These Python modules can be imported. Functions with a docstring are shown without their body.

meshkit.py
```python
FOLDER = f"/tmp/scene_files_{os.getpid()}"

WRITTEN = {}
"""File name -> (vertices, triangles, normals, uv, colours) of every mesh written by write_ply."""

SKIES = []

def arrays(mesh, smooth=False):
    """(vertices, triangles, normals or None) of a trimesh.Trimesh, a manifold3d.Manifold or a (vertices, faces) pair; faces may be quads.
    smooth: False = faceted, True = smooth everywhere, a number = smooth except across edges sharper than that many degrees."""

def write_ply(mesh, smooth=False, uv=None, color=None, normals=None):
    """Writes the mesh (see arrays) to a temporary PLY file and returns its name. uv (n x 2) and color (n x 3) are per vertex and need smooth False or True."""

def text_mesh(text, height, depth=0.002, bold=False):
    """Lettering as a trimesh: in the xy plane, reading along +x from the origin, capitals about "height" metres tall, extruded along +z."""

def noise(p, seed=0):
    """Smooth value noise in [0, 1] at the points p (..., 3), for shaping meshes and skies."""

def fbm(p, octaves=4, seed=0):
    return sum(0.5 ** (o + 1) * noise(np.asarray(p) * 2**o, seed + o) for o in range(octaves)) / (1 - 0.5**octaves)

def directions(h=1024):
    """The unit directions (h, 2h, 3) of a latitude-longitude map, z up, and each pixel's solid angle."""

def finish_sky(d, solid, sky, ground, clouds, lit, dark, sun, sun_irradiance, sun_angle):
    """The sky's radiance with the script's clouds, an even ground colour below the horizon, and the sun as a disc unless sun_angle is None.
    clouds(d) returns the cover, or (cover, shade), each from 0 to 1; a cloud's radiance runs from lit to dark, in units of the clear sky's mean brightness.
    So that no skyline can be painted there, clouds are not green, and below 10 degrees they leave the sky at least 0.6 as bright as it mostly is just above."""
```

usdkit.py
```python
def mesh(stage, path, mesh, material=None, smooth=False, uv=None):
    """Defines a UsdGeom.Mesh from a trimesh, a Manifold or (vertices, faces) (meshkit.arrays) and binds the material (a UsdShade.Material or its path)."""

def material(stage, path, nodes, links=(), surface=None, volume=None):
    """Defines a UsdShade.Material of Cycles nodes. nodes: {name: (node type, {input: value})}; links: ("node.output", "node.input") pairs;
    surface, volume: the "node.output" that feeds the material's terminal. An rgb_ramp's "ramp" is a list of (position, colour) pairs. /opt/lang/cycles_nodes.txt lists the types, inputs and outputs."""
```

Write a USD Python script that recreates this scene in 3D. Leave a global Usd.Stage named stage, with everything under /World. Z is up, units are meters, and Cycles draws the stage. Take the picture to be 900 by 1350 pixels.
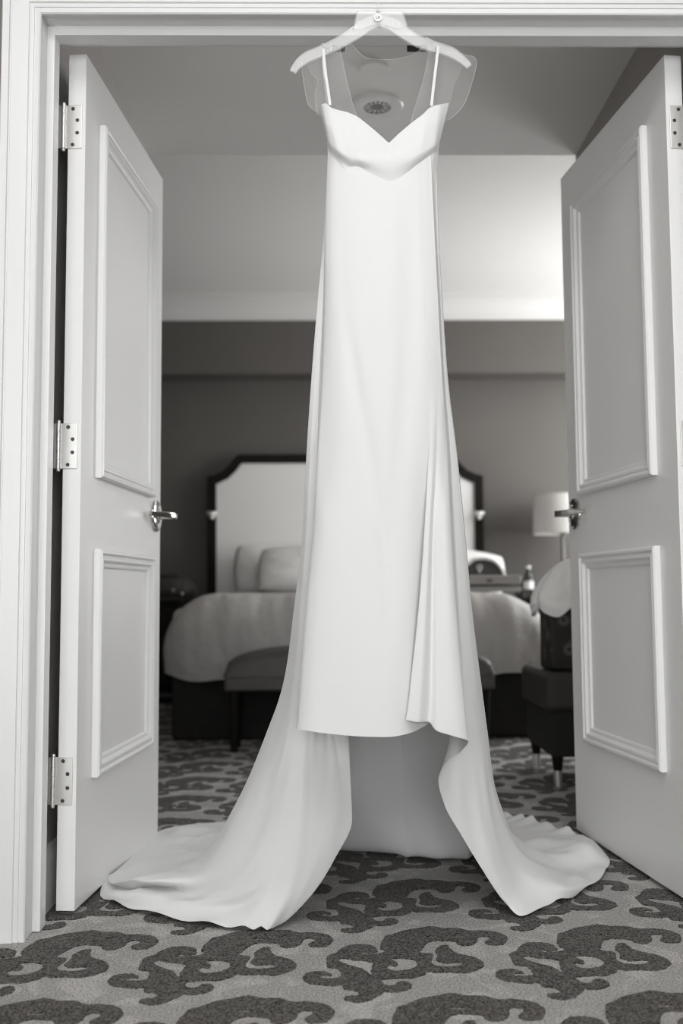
import math, numpy as np, trimesh, manifold3d as m3
import usdkit, meshkit
from pxr import Usd, UsdGeom, UsdLux, UsdShade, Gf, Sdf
from scipy.interpolate import PchipInterpolator
from shapely.geometry import Point, Polygon, MultiPoint, box as sbox
from shapely.ops import unary_union
from shapely import affinity
rng = np.random.default_rng(7)
stage = Usd.Stage.CreateInMemory()
UsdGeom.SetStageUpAxis(stage, UsdGeom.Tokens.z)
UsdGeom.SetStageMetersPerUnit(stage, 1.0)
UsdGeom.Xform.Define(stage, '/World')

# ---------------------------------------------------------------- camera
F, CX, CZ, YAW, PIT, ROL = 1331.44, -.1357, .7643, .0154, .0803, .0065
def _R():
    c, s = math.cos(YAW), math.sin(YAW); A = np.array([[c, -s, 0], [s, c, 0], [0, 0, 1]])
    c, s = math.cos(PIT), math.sin(PIT); B = np.array([[1, 0, 0], [0, c, s], [0, -s, c]])
    c, s = math.cos(ROL), math.sin(ROL); C = np.array([[c, 0, -s], [0, 1, 0], [s, 0, c]])
    return C @ B @ A
CM = _R(); CO = np.array([CX, 0, CZ])
cam = UsdGeom.Camera.Define(stage, '/World/camera')
r_, f_, u_ = CM[0], CM[1], CM[2]
cam.AddTransformOp().Set(Gf.Matrix4d(*[float(x) for x in (*r_, 0, *u_, 0, *(-f_), 0, *CO, 1)]))
cam.CreateHorizontalApertureAttr(24.0); cam.CreateVerticalApertureAttr(36.0)
cam.CreateFocalLengthAttr(F / 900 * 24.0)
cam.CreateFStopAttr(2.2); cam.CreateFocusDistanceAttr(2.36)
cam.CreateClippingRangeAttr(Gf.Vec2f(.05, 100))
cam.CreateExposureAttr(0.0)
def ray(px, py): return CM.T @ np.array([(px - 450) / F, 1, (675 - py) / F])
def P(px, py, y):
    "the point of the photograph's line of sight at depth y"
    d = ray(px, py); return CO + d * y / d[1]
def G(px, py, z=.006):
    d = ray(px, py); return CO + d * (z - CZ) / d[2]

# ---------------------------------------------------------------- light
def rect_light(name, pos, look, w, h, inten, col=(1, 1, 1)):
    l = UsdLux.RectLight.Define(stage, '/World/' + name)
    l.CreateWidthAttr(w); l.CreateHeightAttr(h); l.CreateIntensityAttr(inten); l.CreateColorAttr(Gf.Vec3f(*col))
    z = -np.asarray(look, float); z /= np.linalg.norm(z); x = np.cross([0, 0, 1] if abs(z[2]) < .9 else [0, 1, 0], z); x /= np.linalg.norm(x); y = np.cross(z, x)
    l.AddTransformOp().Set(Gf.Matrix4d(*[float(v) for v in (*x, 0, *y, 0, *z, 0, *pos, 1)]))
HALL_LIGHT, BED_LIGHT, TOP_LIGHT = 3.4, 8.8, 4.0
rect_light('hall_window_daylight', (0, -3.12, 1.3), (0, 1, 0), 4.2, 2.4, HALL_LIGHT)
rect_light('bedroom_window_daylight', (2.84, 6.4, 1.75), (-1, 0, 0), 2.0, 1.8, BED_LIGHT)
rect_light('hall_ceiling_light', (0, .3, 2.93), (0, .02, -1), 2.4, 1.5, TOP_LIGHT)
dome = UsdLux.DomeLight.Define(stage, '/World/sky'); dome.CreateIntensityAttr(.8); dome.CreateColorAttr(Gf.Vec3f(.95, .98, 1))

# ---------------------------------------------------------------- materials
LK = '/World/Looks/'
UsdGeom.Scope.Define(stage, '/World/Looks')
def pbr(name, col, rough=.5, metal=0, noise=None, bump=None, **kw):
    """principled; noise=(scale, amount) varies the tone, bump=(scale, strength, distance)"""
    nodes = {'p': ('principled_bsdf', {'base_color': col, 'roughness': rough, 'metallic': metal, **kw}), 'g': ('geometry', {})}
    links = []
    if noise:
        a = noise[1]
        nodes['n'] = ('noise_texture', {'scale': noise[0], 'detail': 4})
        nodes['r'] = ('rgb_ramp', {'ramp': [(.25, tuple(c * (1 - a) for c in col)), (.75, tuple(min(1, c * (1 + a)) for c in col))]})
        links += [('g.position', 'n.vector'), ('n.fac', 'r.fac'), ('r.color', 'p.base_color')]
    if bump:
        nodes['bn'] = ('noise_texture', {'scale': bump[0], 'detail': 3})
        nodes['b'] = ('bump', {'strength': bump[1], 'distance': bump[2]})
        links += [('g.position', 'bn.vector'), ('bn.fac', 'b.height'), ('b.normal', 'p.normal')]
    return usdkit.material(stage, LK + name, nodes, links, surface='p.BSDF')
M = {}
M['trim'] = pbr('trim_paint', (.745, .745, .74), .35, bump=(35, .08, .002))
M['door'] = pbr('door_paint', (.80, .795, .785), .38, bump=(28, .1, .002))
M['taupe'] = pbr('taupe_wall_paint', (.20, .183, .167), .7, noise=(3, .05), bump=(180, .15, .001))
M['bedwall'] = pbr('bedroom_wallpaper', (.112, .103, .0945), .65, noise=(2.5, .05), bump=(140, .15, .001))
M['vestwall'] = pbr('vestibule_wall_paint', (.40, .378, .358), .7)
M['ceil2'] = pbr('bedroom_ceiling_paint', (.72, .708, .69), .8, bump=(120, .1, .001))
M['ceil'] = pbr('ceiling_paint', (.85, .84, .825), .8, bump=(120, .1, .001))
M['stem'] = pbr('dark_bronze_stem', (.16, .15, .14), .45, .6)
M['crown'] = pbr('crown_paint', (.70, .69, .675), .5)
M['nickel'] = pbr('satin_nickel', (.83, .82, .80), .4, 1, bump=(300, .05, .0005))
M['chrome'] = pbr('polished_chrome', (.66, .65, .63), .08, 1)
M['screw'] = pbr('dark_screw_recess', (.10, .095, .09), .35, .8)
M['black'] = pbr('black_metal', (.012, .011, .010), .5)
M['ebony'] = pbr('ebony_wood', (.009, .008, .007), .6, bump=(60, .05, .001), specular_ior_level=.15)
M['skirt'] = pbr('black_bed_skirt', (.014, .013, .012), .9, noise=(30, .2))
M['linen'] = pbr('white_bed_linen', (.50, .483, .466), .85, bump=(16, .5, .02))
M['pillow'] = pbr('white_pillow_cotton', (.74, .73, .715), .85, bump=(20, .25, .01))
M['panel'] = pbr('headboard_upholstery', (.80, .785, .765), .8, bump=(90, .1, .002))
M['leather'] = pbr('grey_leather', (.072, .066, .061), .55, noise=(14, .12), bump=(220, .1, .001))
M['leather_dark'] = pbr('dark_upholstery', (.034, .031, .029), .7, noise=(20, .15))
M['plastic_white'] = pbr('white_plastic', (.80, .795, .785), .35)
M['shade'] = pbr('lampshade_fabric', (.68, .66, .635), .85, bump=(250, .1, .001))
M['boxgrey'] = pbr('grey_case', (.36, .345, .33), .55)
M['boxdark'] = pbr('dark_case_trim', (.05, .047, .044), .5)
M['print'] = pbr('grey_print', (.16, .16, .16), .6)
M['bronze'] = pbr('reflector_metal', (.75, .73, .70), .12, 1)
M['cloth'] = pbr('white_tissue_cloth', (.90, .89, .875), .8, bump=(30, .3, .01))
# dress: matt crepe with a fine twill and a little light passing through
M['dress'] = usdkit.material(stage, LK + 'ivory_crepe', {
    'g': ('geometry', {}), 'n': ('noise_texture', {'scale': 900, 'detail': 2}), 'b': ('bump', {'strength': .08, 'distance': .0006}),
    'p': ('principled_bsdf', {'base_color': (.81, .81, .805), 'roughness': .62, 'sheen_weight': .15, 'sheen_roughness': .4, 'specular_ior_level': .3}),
    't': ('translucent_bsdf', {'color': (.8, .8, .79)}), 'm': ('mix_closure', {'fac': .12})},
    [('g.position', 'n.vector'), ('n.fac', 'b.height'), ('b.normal', 'p.normal'), ('p.BSDF', 'm.closure1'), ('t.BSDF', 'm.closure2')], surface='m.closure')
def sheer(name, fac, col=(.85, .85, .84)):
    return usdkit.material(stage, LK + name, {
        'd': ('diffuse_bsdf', {'color': col}), 'l': ('translucent_bsdf', {'color': col}), 'a': ('mix_closure', {'fac': .4}),
        't': ('transparent_bsdf', {'color': (1, 1, 1)}), 'w': ('layer_weight', {'blend': .35}),
        'r': ('map_range', {'from_min': 0, 'from_max': 1, 'to_min': fac, 'to_max': min(1, fac * 3.5), 'clamp': True}), 'm': ('mix_closure', {})},
        [('d.BSDF', 'a.closure1'), ('l.BSDF', 'a.closure2'), ('w.facing', 'r.value'), ('r.result', 'm.fac'), ('t.BSDF', 'm.closure1'), ('a.closure', 'm.closure2')], surface='m.closure')
M['tulle'] = sheer('sheer_tulle', .065)
M['tulle_edge'] = sheer('tulle_binding', .16)
M['hanger'] = usdkit.material(stage, LK + 'clear_hanger_plastic', {
    't': ('transparent_bsdf', {'color': (.97, .97, .97)}), 'gl': ('glossy_bsdf', {'color': (1, 1, 1), 'roughness': .12}), 'd': ('diffuse_bsdf', {'color': (.85, .85, .85)}),
    'fr': ('layer_weight', {'blend': .25}), 'k': ('map_range', {'to_min': .03, 'to_max': .22, 'clamp': True}), 'm1': ('mix_closure', {'fac': .12}), 'm2': ('mix_closure', {})},
    [('t.BSDF', 'm1.closure1'), ('d.BSDF', 'm1.closure2'), ('m1.closure', 'm2.closure1'), ('gl.BSDF', 'm2.closure2'), ('fr.facing', 'k.value'), ('k.result', 'm2.fac')], surface='m2.closure')
M['glass'] = usdkit.material(stage, LK + 'window_glass', {
    't': ('transparent_bsdf', {'color': (.95, .96, .96)}), 'gl': ('glossy_bsdf', {'roughness': .02}), 'fr': ('fresnel', {'IOR': 1.45}), 'm': ('mix_closure', {})},
    [('t.BSDF', 'm.closure1'), ('gl.BSDF', 'm.closure2'), ('fr.fac', 'm.fac')], surface='m.closure')
M['bottle'] = usdkit.material(stage, LK + 'bottle_plastic', {
    't': ('transparent_bsdf', {'color': (.55, .54, .52)}), 'gl': ('glossy_bsdf', {'roughness': .08}), 'fr': ('fresnel', {'IOR': 1.5}), 'm': ('mix_closure', {})},
    [('t.BSDF', 'm.closure1'), ('gl.BSDF', 'm.closure2'), ('fr.fac', 'm.fac')], surface='m.closure')
def carpet_mat(name, c0, c1, dens, bumpd):
    return usdkit.material(stage, LK + name, {
        'g': ('geometry', {}), 'n': ('noise_texture', {'scale': 230, 'detail': 2, 'roughness': .7}), 'w': ('noise_texture', {'scale': 9, 'detail': 2, 'distortion': .6}),
        'r': ('rgb_ramp', {'ramp': [(.39, c0), (.61, c1)]}),
        's': ('rgb_ramp', {'ramp': [(.40, (1, 1, 1)), (.47, (1 - dens,) * 3), (.62, (1 - dens,) * 3), (.67, (1, 1, 1))]}),
        'x': ('mix_color', {'blend_type': 'multiply', 'fac': 1.0}), 'b': ('bump', {'strength': .9, 'distance': bumpd}),
        'p': ('principled_bsdf', {'roughness': .95, 'specular_ior_level': .1, 'sheen_weight': .1})},
        [('g.position', 'n.vector'), ('g.position', 'w.vector'), ('n.fac', 'r.fac'), ('w.fac', 's.fac'), ('r.color', 'x.a'), ('s.color', 'x.b'), ('x.result', 'p.base_color'), ('n.fac', 'b.height'), ('b.normal', 'p.normal')], surface='p.BSDF')
M['carpet'] = carpet_mat('light_carpet_pile', (.27, .26, .249), (.64, .62, .60), .20, .004)
M['carpet_dark'] = carpet_mat('dark_carpet_pile', (.008, .007, .006), (.165, .152, .141), .0, .004)

# ---------------------------------------------------------------- helpers
used = {}
def numbered(path):
    n = used.get(path, 0); used[path] = n + 1
    return path if n == 0 else '%s_%03d' % (path, n)
INV = {}
def data(p, **kw):
    for k, v in kw.items():
        if v: p.SetCustomDataByKey(k, v)
def thing(name, loc=(0, 0, 0), rz=0, label=None, cat=None, group=None, kind=None):
    path = numbered('/World/' + name)
    x = UsdGeom.Xform.Define(stage, path); x.AddTranslateOp().Set(Gf.Vec3d(*map(float, loc))); x.AddRotateZOp().Set(float(math.degrees(rz)))
    c, s = math.cos(rz), math.sin(rz)
    T = np.eye(4); T[:3, :3] = [[c, -s, 0], [s, c, 0], [0, 0, 1]]; T[:3, 3] = loc
    INV[path] = np.linalg.inv(T)
    data(x.GetPrim(), label=label, category=cat, group=group, kind=kind)
    return path
def tm(mesh):
    if isinstance(mesh, trimesh.Trimesh): return mesh.copy()
    v, f, _ = meshkit.arrays(mesh); return trimesh.Trimesh(v, f, process=False)
def obj(name, mesh, mat, parent=None, smooth=32, label=None, cat=None, kind=None, group=None):
    """one Mesh prim, its shape given in world coordinates"""
    mesh = tm(mesh)
    path = numbered((parent or '/World') + '/' + name)
    inv = INV.get(parent)
    if inv is not None: mesh.apply_transform(inv)
    INV[path] = inv
    m = usdkit.mesh(stage, path, mesh, M[mat], smooth=smooth)
    m.CreateDoubleSidedAttr(True)
    data(m.GetPrim(), label=label, category=cat, kind=kind, group=group)
    return path
def bx(x0, x1, y0, y1, z0, z1):
    b = trimesh.creation.box((x1 - x0, y1 - y0, z1 - z0)); b.apply_translation(((x0 + x1) / 2, (y0 + y1) / 2, (z0 + z1) / 2)); return b
def cat_(*ms): return trimesh.util.concatenate([tm(m) for m in ms])
def rbox(x0, x1, y0, y1, z0, z1, r=.01, seg=16):
    s = m3.Manifold.sphere(r, seg)
    return m3.Manifold.batch_hull([s.translate((x, y, z)) for x in (x0 + r, x1 - r) for y in (y0 + r, y1 - r) for z in (z0 + r, z1 - r)])
def tube(pts, r, seg=10, closed=False):
    """a round tube along a polyline, radius r or one radius per point"""
    pts = np.asarray(pts, float); n = len(pts); rr = np.broadcast_to(r, n)
    t = np.gradient(pts, axis=0); t /= np.linalg.norm(t, axis=1)[:, None] + 1e-12
    a = np.array([0, 0, 1.0]) if abs(t[0][2]) < .9 else np.array([1.0, 0, 0])
    V = []
    for i in range(n):
        a = a - t[i] * (a @ t[i]); a /= np.linalg.norm(a) + 1e-12; b = np.cross(t[i], a)
        ang = np.arange(seg) * 2 * np.pi / seg
        V.append(pts[i] + rr[i] * (np.cos(ang)[:, None] * a + np.sin(ang)[:, None] * b))
    V = np.vstack(V + [pts[:1], pts[-1:]]); Fc = []
    for i in range(n - 1):
        for k in range(seg):
            p, q = i * seg + k, i * seg + (k + 1) % seg
            Fc += [(p, q, q + seg), (p, q + seg, p + seg)]
    for k in range(seg):
        Fc += [(n * seg, (k + 1) % seg, k), (n * seg + 1, (n - 1) * seg + k, (n - 1) * seg + (k + 1) % seg)]
    return trimesh.Trimesh(V, Fc, process=False)
def lathe(prof, loc=(0, 0, 0), seg=40):
    m = trimesh.creation.revolve(np.asarray(prof, float), sections=seg); m.apply_translation(loc); return m
def prism(poly, axis_o, ax, ay, az, h):
    """extrude a shapely polygon (in plane ax, ay at axis_o) by h along az"""
    m = trimesh.creation.extrude_polygon(poly, h, engine='earcut')
    T = np.eye(4); T[:3, 0], T[:3, 1], T[:3, 2], T[:3, 3] = ax, ay, az, axis_o
    m.apply_transform(T)
    if np.linalg.det(T[:3, :3]) < 0: m.invert()
    return m
def grid(Vs, close_u=False):
    """quads over a (rows, cols, 3) grid"""
    r, c = Vs.shape[:2]; Fc = []
    idx = np.arange(r * c).reshape(r, c)
    a, b, d, e = idx[:-1, :-1], idx[:-1, 1:], idx[1:, 1:], idx[1:, :-1]
    Fq = np.stack([a, b, d, e], -1).reshape(-1, 4)
    if close_u:
        Fq = np.vstack([Fq, np.stack([idx[:-1, -1], idx[:-1, 0], idx[1:, 0], idx[1:, -1]], -1)])
    f = np.vstack([Fq[:, [0, 1, 2]], Fq[:, [0, 2, 3]]])
    return trimesh.Trimesh(Vs.reshape(-1, 3), f, process=False)
def cloth(Vs, th):
    """a grid sheet given thickness th with closed borders"""
    g = grid(Vs); n = g.vertex_normals; r, c = Vs.shape[:2]; N = r * c
    V = np.vstack([g.vertices + n * th / 2, g.vertices - n * th / 2])
    idx = np.arange(N).reshape(r, c)
    rim = np.concatenate([idx[0, :], idx[1:, -1], idx[-1, -2::-1], idx[-2:0:-1, 0]])
    p, q = rim, np.roll(rim, -1)
    side = np.vstack([np.stack([p, p + N, q + N], 1), np.stack([p, q + N, q], 1)])
    return trimesh.Trimesh(V, np.vstack([g.faces, g.faces[:, ::-1] + N, side]), process=False)
def smoothgrid(Vs, it, lam=.5):
    for _ in range(it):
        A = Vs.copy()
        A[1:-1, 1:-1] += lam * ((Vs[:-2, 1:-1] + Vs[2:, 1:-1] + Vs[1:-1, :-2] + Vs[1:-1, 2:]) / 4 - Vs[1:-1, 1:-1]); Vs = A
    return Vs
def struct(name, mesh, mat, label=None, smooth=32): return obj(name, mesh, mat, None, smooth, label, None, 'structure')

# ---------------------------------------------------------------- the setting
YF, YB = 2.322, 2.455            # hall face and bedroom face of the wall with the doorway
JX0, JX1, HEAD = -.808, .812, 2.150
RX, HX = 2.9, 2.7
ZS, ZC, YV, YW, YH = 2.45, 2.97, 3.775, 7.68, -3.2
VX0, VX1 = -.828, .838
fl = struct('floor', bx(-2.95, 2.95, YH, YW + .05, -.08, 0), 'carpet', 'patterned carpet')
struct('wall_front', cat_(bx(-HX, JX0 - .02, YF, YB, 0, ZC), bx(JX1 + .02, HX, YF, YB, 0, ZC), bx(JX0 - .02, JX1 + .02, YF, YB, HEAD + .02, ZC)), 'taupe')
struct('wall_vestibule_left', bx(-RX, VX0, YB, YV, 0, ZC), 'vestwall')
struct('wall_vestibule_right', bx(VX1, RX, YB, YV, 0, ZC), 'vestwall')
_c = G(497, 138, ZS)
struct('ceiling_vestibule', m3.Manifold.cube((VX1 - VX0, YV - YB, ZC - ZS)).translate((VX0, YB, ZS)) - m3.Manifold.cylinder(.09, .047, .047, 48).translate((_c[0], _c[1], ZS - .01)), 'ceil')
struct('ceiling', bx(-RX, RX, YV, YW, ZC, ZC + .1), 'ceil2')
struct('wall_back', bx(-RX, RX, YW, YW + .1, 0, ZC), 'bedwall')
struct('wall_left', bx(-RX - .1, -RX, YV, YW, 0, ZC), 'bedwall')
W0, W1, WZ0, WZ1 = 5.3, 7.5, .80, 2.70
struct('wall_right', cat_(bx(RX, RX + .1, YV, W0, 0, ZC), bx(RX, RX + .1, W1, YW, 0, ZC), bx(RX, RX + .1, W0, W1, 0, WZ0), bx(RX, RX + .1, W0, W1, WZ1, ZC)), 'bedwall')
bz = struct('wall_bulkhead', bx(-RX, RX, 7.42, YW, 2.40, ZC), 'bedwall')
struct('wall_hall_left', bx(-HX - .1, -HX, YH, YF, 0, ZC), 'taupe')
struct('wall_hall_right', bx(HX, HX + .1, YH, YF, 0, ZC), 'taupe')
struct('ceiling_hall', bx(-HX, HX, YH, YF, ZC, ZC + .1), 'ceil')
struct('wall_hall_back', cat_(bx(-HX, -2.15, YH - .1, YH, 0, ZC), bx(2.15, HX, YH - .1, YH, 0, ZC), bx(-2.15, 2.15, YH - .1, YH, 0, .08), bx(-2.15, 2.15, YH - .1, YH, 2.55, ZC)), 'taupe')
def window(n, a, b, z0, z1, at, along):
    w = thing('window_%d' % n, kind='structure')
    def q(u0, u1, v0, v1, d0, d1):
        return bx(u0, u1, at + d0, at + d1, v0, v1) if along == 'x' else bx(at + d0, at + d1, u0, u1, v0, v1)
    mid = (a + b) / 2
    obj('window_frame', cat_(q(a, b, z0, z0 + .06, 0, .07), q(a, b, z1 - .06, z1, 0, .07), q(a, a + .06, z0, z1, 0, .07), q(b - .06, b, z0, z1, 0, .07), q(mid - .03, mid + .03, z0, z1, 0, .07)), 'trim', w)
    obj('pane', q(a + .06, mid - .03, z0 + .06, z1 - .06, .03, .036), 'glass', w); obj('pane', q(mid + .03, b - .06, z0 + .06, z1 - .06, .03, .036), 'glass', w)
window(1, W0, W1, WZ0, WZ1, RX + .015, 'y')
window(2, -2.15, 2.15, .08, 2.55, YH - .085, 'x')
# crown moulding: profile swept along x
def sweep_x(prof, x0, x1):   # prof: list of (y, z)
    return prism(Polygon(prof), (x0, 0, 0), (0, 1, 0), (0, 0, 1), (1, 0, 0), x1 - x0)
cp = [(7.42, 2.80), (7.405, 2.80), (7.402, 2.822), (7.392, 2.828), (7.388, 2.85), (7.372, 2.874), (7.345, 2.905), (7.318, 2.925), (7.300, 2.934), (7.298, 2.95), (7.285, 2.953), (7.283, ZC), (7.42, ZC)]
struct('trim_crown_moulding', sweep_x(cp, -RX, RX), 'crown')
struct('baseboard_back', bx(-RX, RX, YW - .018, YW, 0, .13), 'trim')
def base_profile(x, sgn, y0, y1):
    pr = [(0, 0), (.016, 0), (.016, .115), (.012, .122), (.012, .132), (.006, .145), (0, .15)]
    return prism(Polygon(pr), (x, y0, 0), (sgn, 0, 0), (0, 0, 1), (0, 1, 0), y1 - y0)
struct('baseboard_left', base_profile(VX0, 1, YB + .002, YV), 'trim')
struct('baseboard_right', base_profile(VX1, -1, YB + .002, YV), 'trim')

# door casing, jamb and stops (one frame, built in pieces)
fr = thing('trim_1', (0, YF, 0), label='white moulded door casing and jamb around the double doorway', kind='structure')
# casing profile: (distance outwards from the opening, projection towards the hall)
cprof = [(0, 0), (0, .010), (.003, .013), (.010, .013), (.0115, .009), (.0135, .009), (.015, .0145), (.021, .0155), (.0225, .011), (.0245, .011), (.027, .0165), (.040, .018), (.048, .0185), (.0655, .020), (.0675, .0165), (.0695, .0165), (.071, .0235), (.086, .0245), (.089, .022), (.089, 0)]
def casing_leg(xin, s):
    # mitred leg: every profile point has its own top height
    n = len(cprof); V = []
    for zf in (lambda w: 0.0, lambda w: HEAD - .006 + w):
        V += [(xin + s * w, YF - p, zf(w)) for w, p in cprof]
    return V, n
def loft2(V, n):
    V = np.array(V); Fc = []
    for k in range(n):
        a, b = k, (k + 1) % n; Fc += [(a, b, b + n), (a, b + n, a + n)]
    tri = trimesh.creation.triangulate_polygon(Polygon(cprof), engine='earcut')[1] % n
    Fc += [tuple(t[::-1]) for t in tri] + [tuple(np.array(t) + n) for t in tri]
    m = trimesh.Trimesh(V, Fc, process=False); m.fix_normals(); return m
CXL, CXR = JX0 + .001, JX1 - .001
obj('casing', loft2(*casing_leg(CXL, -1)), 'trim', fr, 25)
obj('casing', loft2(*casing_leg(CXR, 1)), 'trim', fr, 25)
V = [(CXL - w, YF - p, HEAD - .006 + w) for w, p in cprof] + [(CXR + w, YF - p, HEAD - .006 + w) for w, p in cprof]
obj('casing', loft2(V, len(cprof)), 'trim', fr, 25)
obj('jamb', rbox(JX0 - .03, JX0, YF - .012, YB + .012, 0, HEAD + .03, .0015, 8), 'trim', fr)
obj('jamb', rbox(JX1, JX1 + .03, YF - .012, YB + .012, 0, HEAD + .03, .0015, 8), 'trim', fr)
obj('jamb', rbox(JX0, JX1, YF - .012, YB + .012, HEAD, HEAD + .03, .0015, 8), 'trim', fr)
S0, S1 = 2.372, 2.418
obj('door_stop', rbox(JX0 - .002, JX0 + .018, S0, S1, .002, HEAD, .002, 8), 'trim', fr)
obj('door_stop', rbox(JX1 - .018, JX1 + .002, S0, S1, .002, HEAD, .002, 8), 'trim', fr)
obj('door_stop', rbox(JX0 + .017, JX1 - .017, S0, S1, HEAD - .0235, HEAD + .002, .002, 8), 'trim', fr)
for px0, px1 in ((438, 455), (537, 563)):
    a, b = P(px0, 61, 2.44), P(px1, 61, 2.44)
    obj('ball_catch', rbox(a[0], b[0], 2.430, 2.462, a[2] - .0035, HEAD + .002, .002, 8), 'black', fr, label='black ball catch under the door head')

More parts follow.
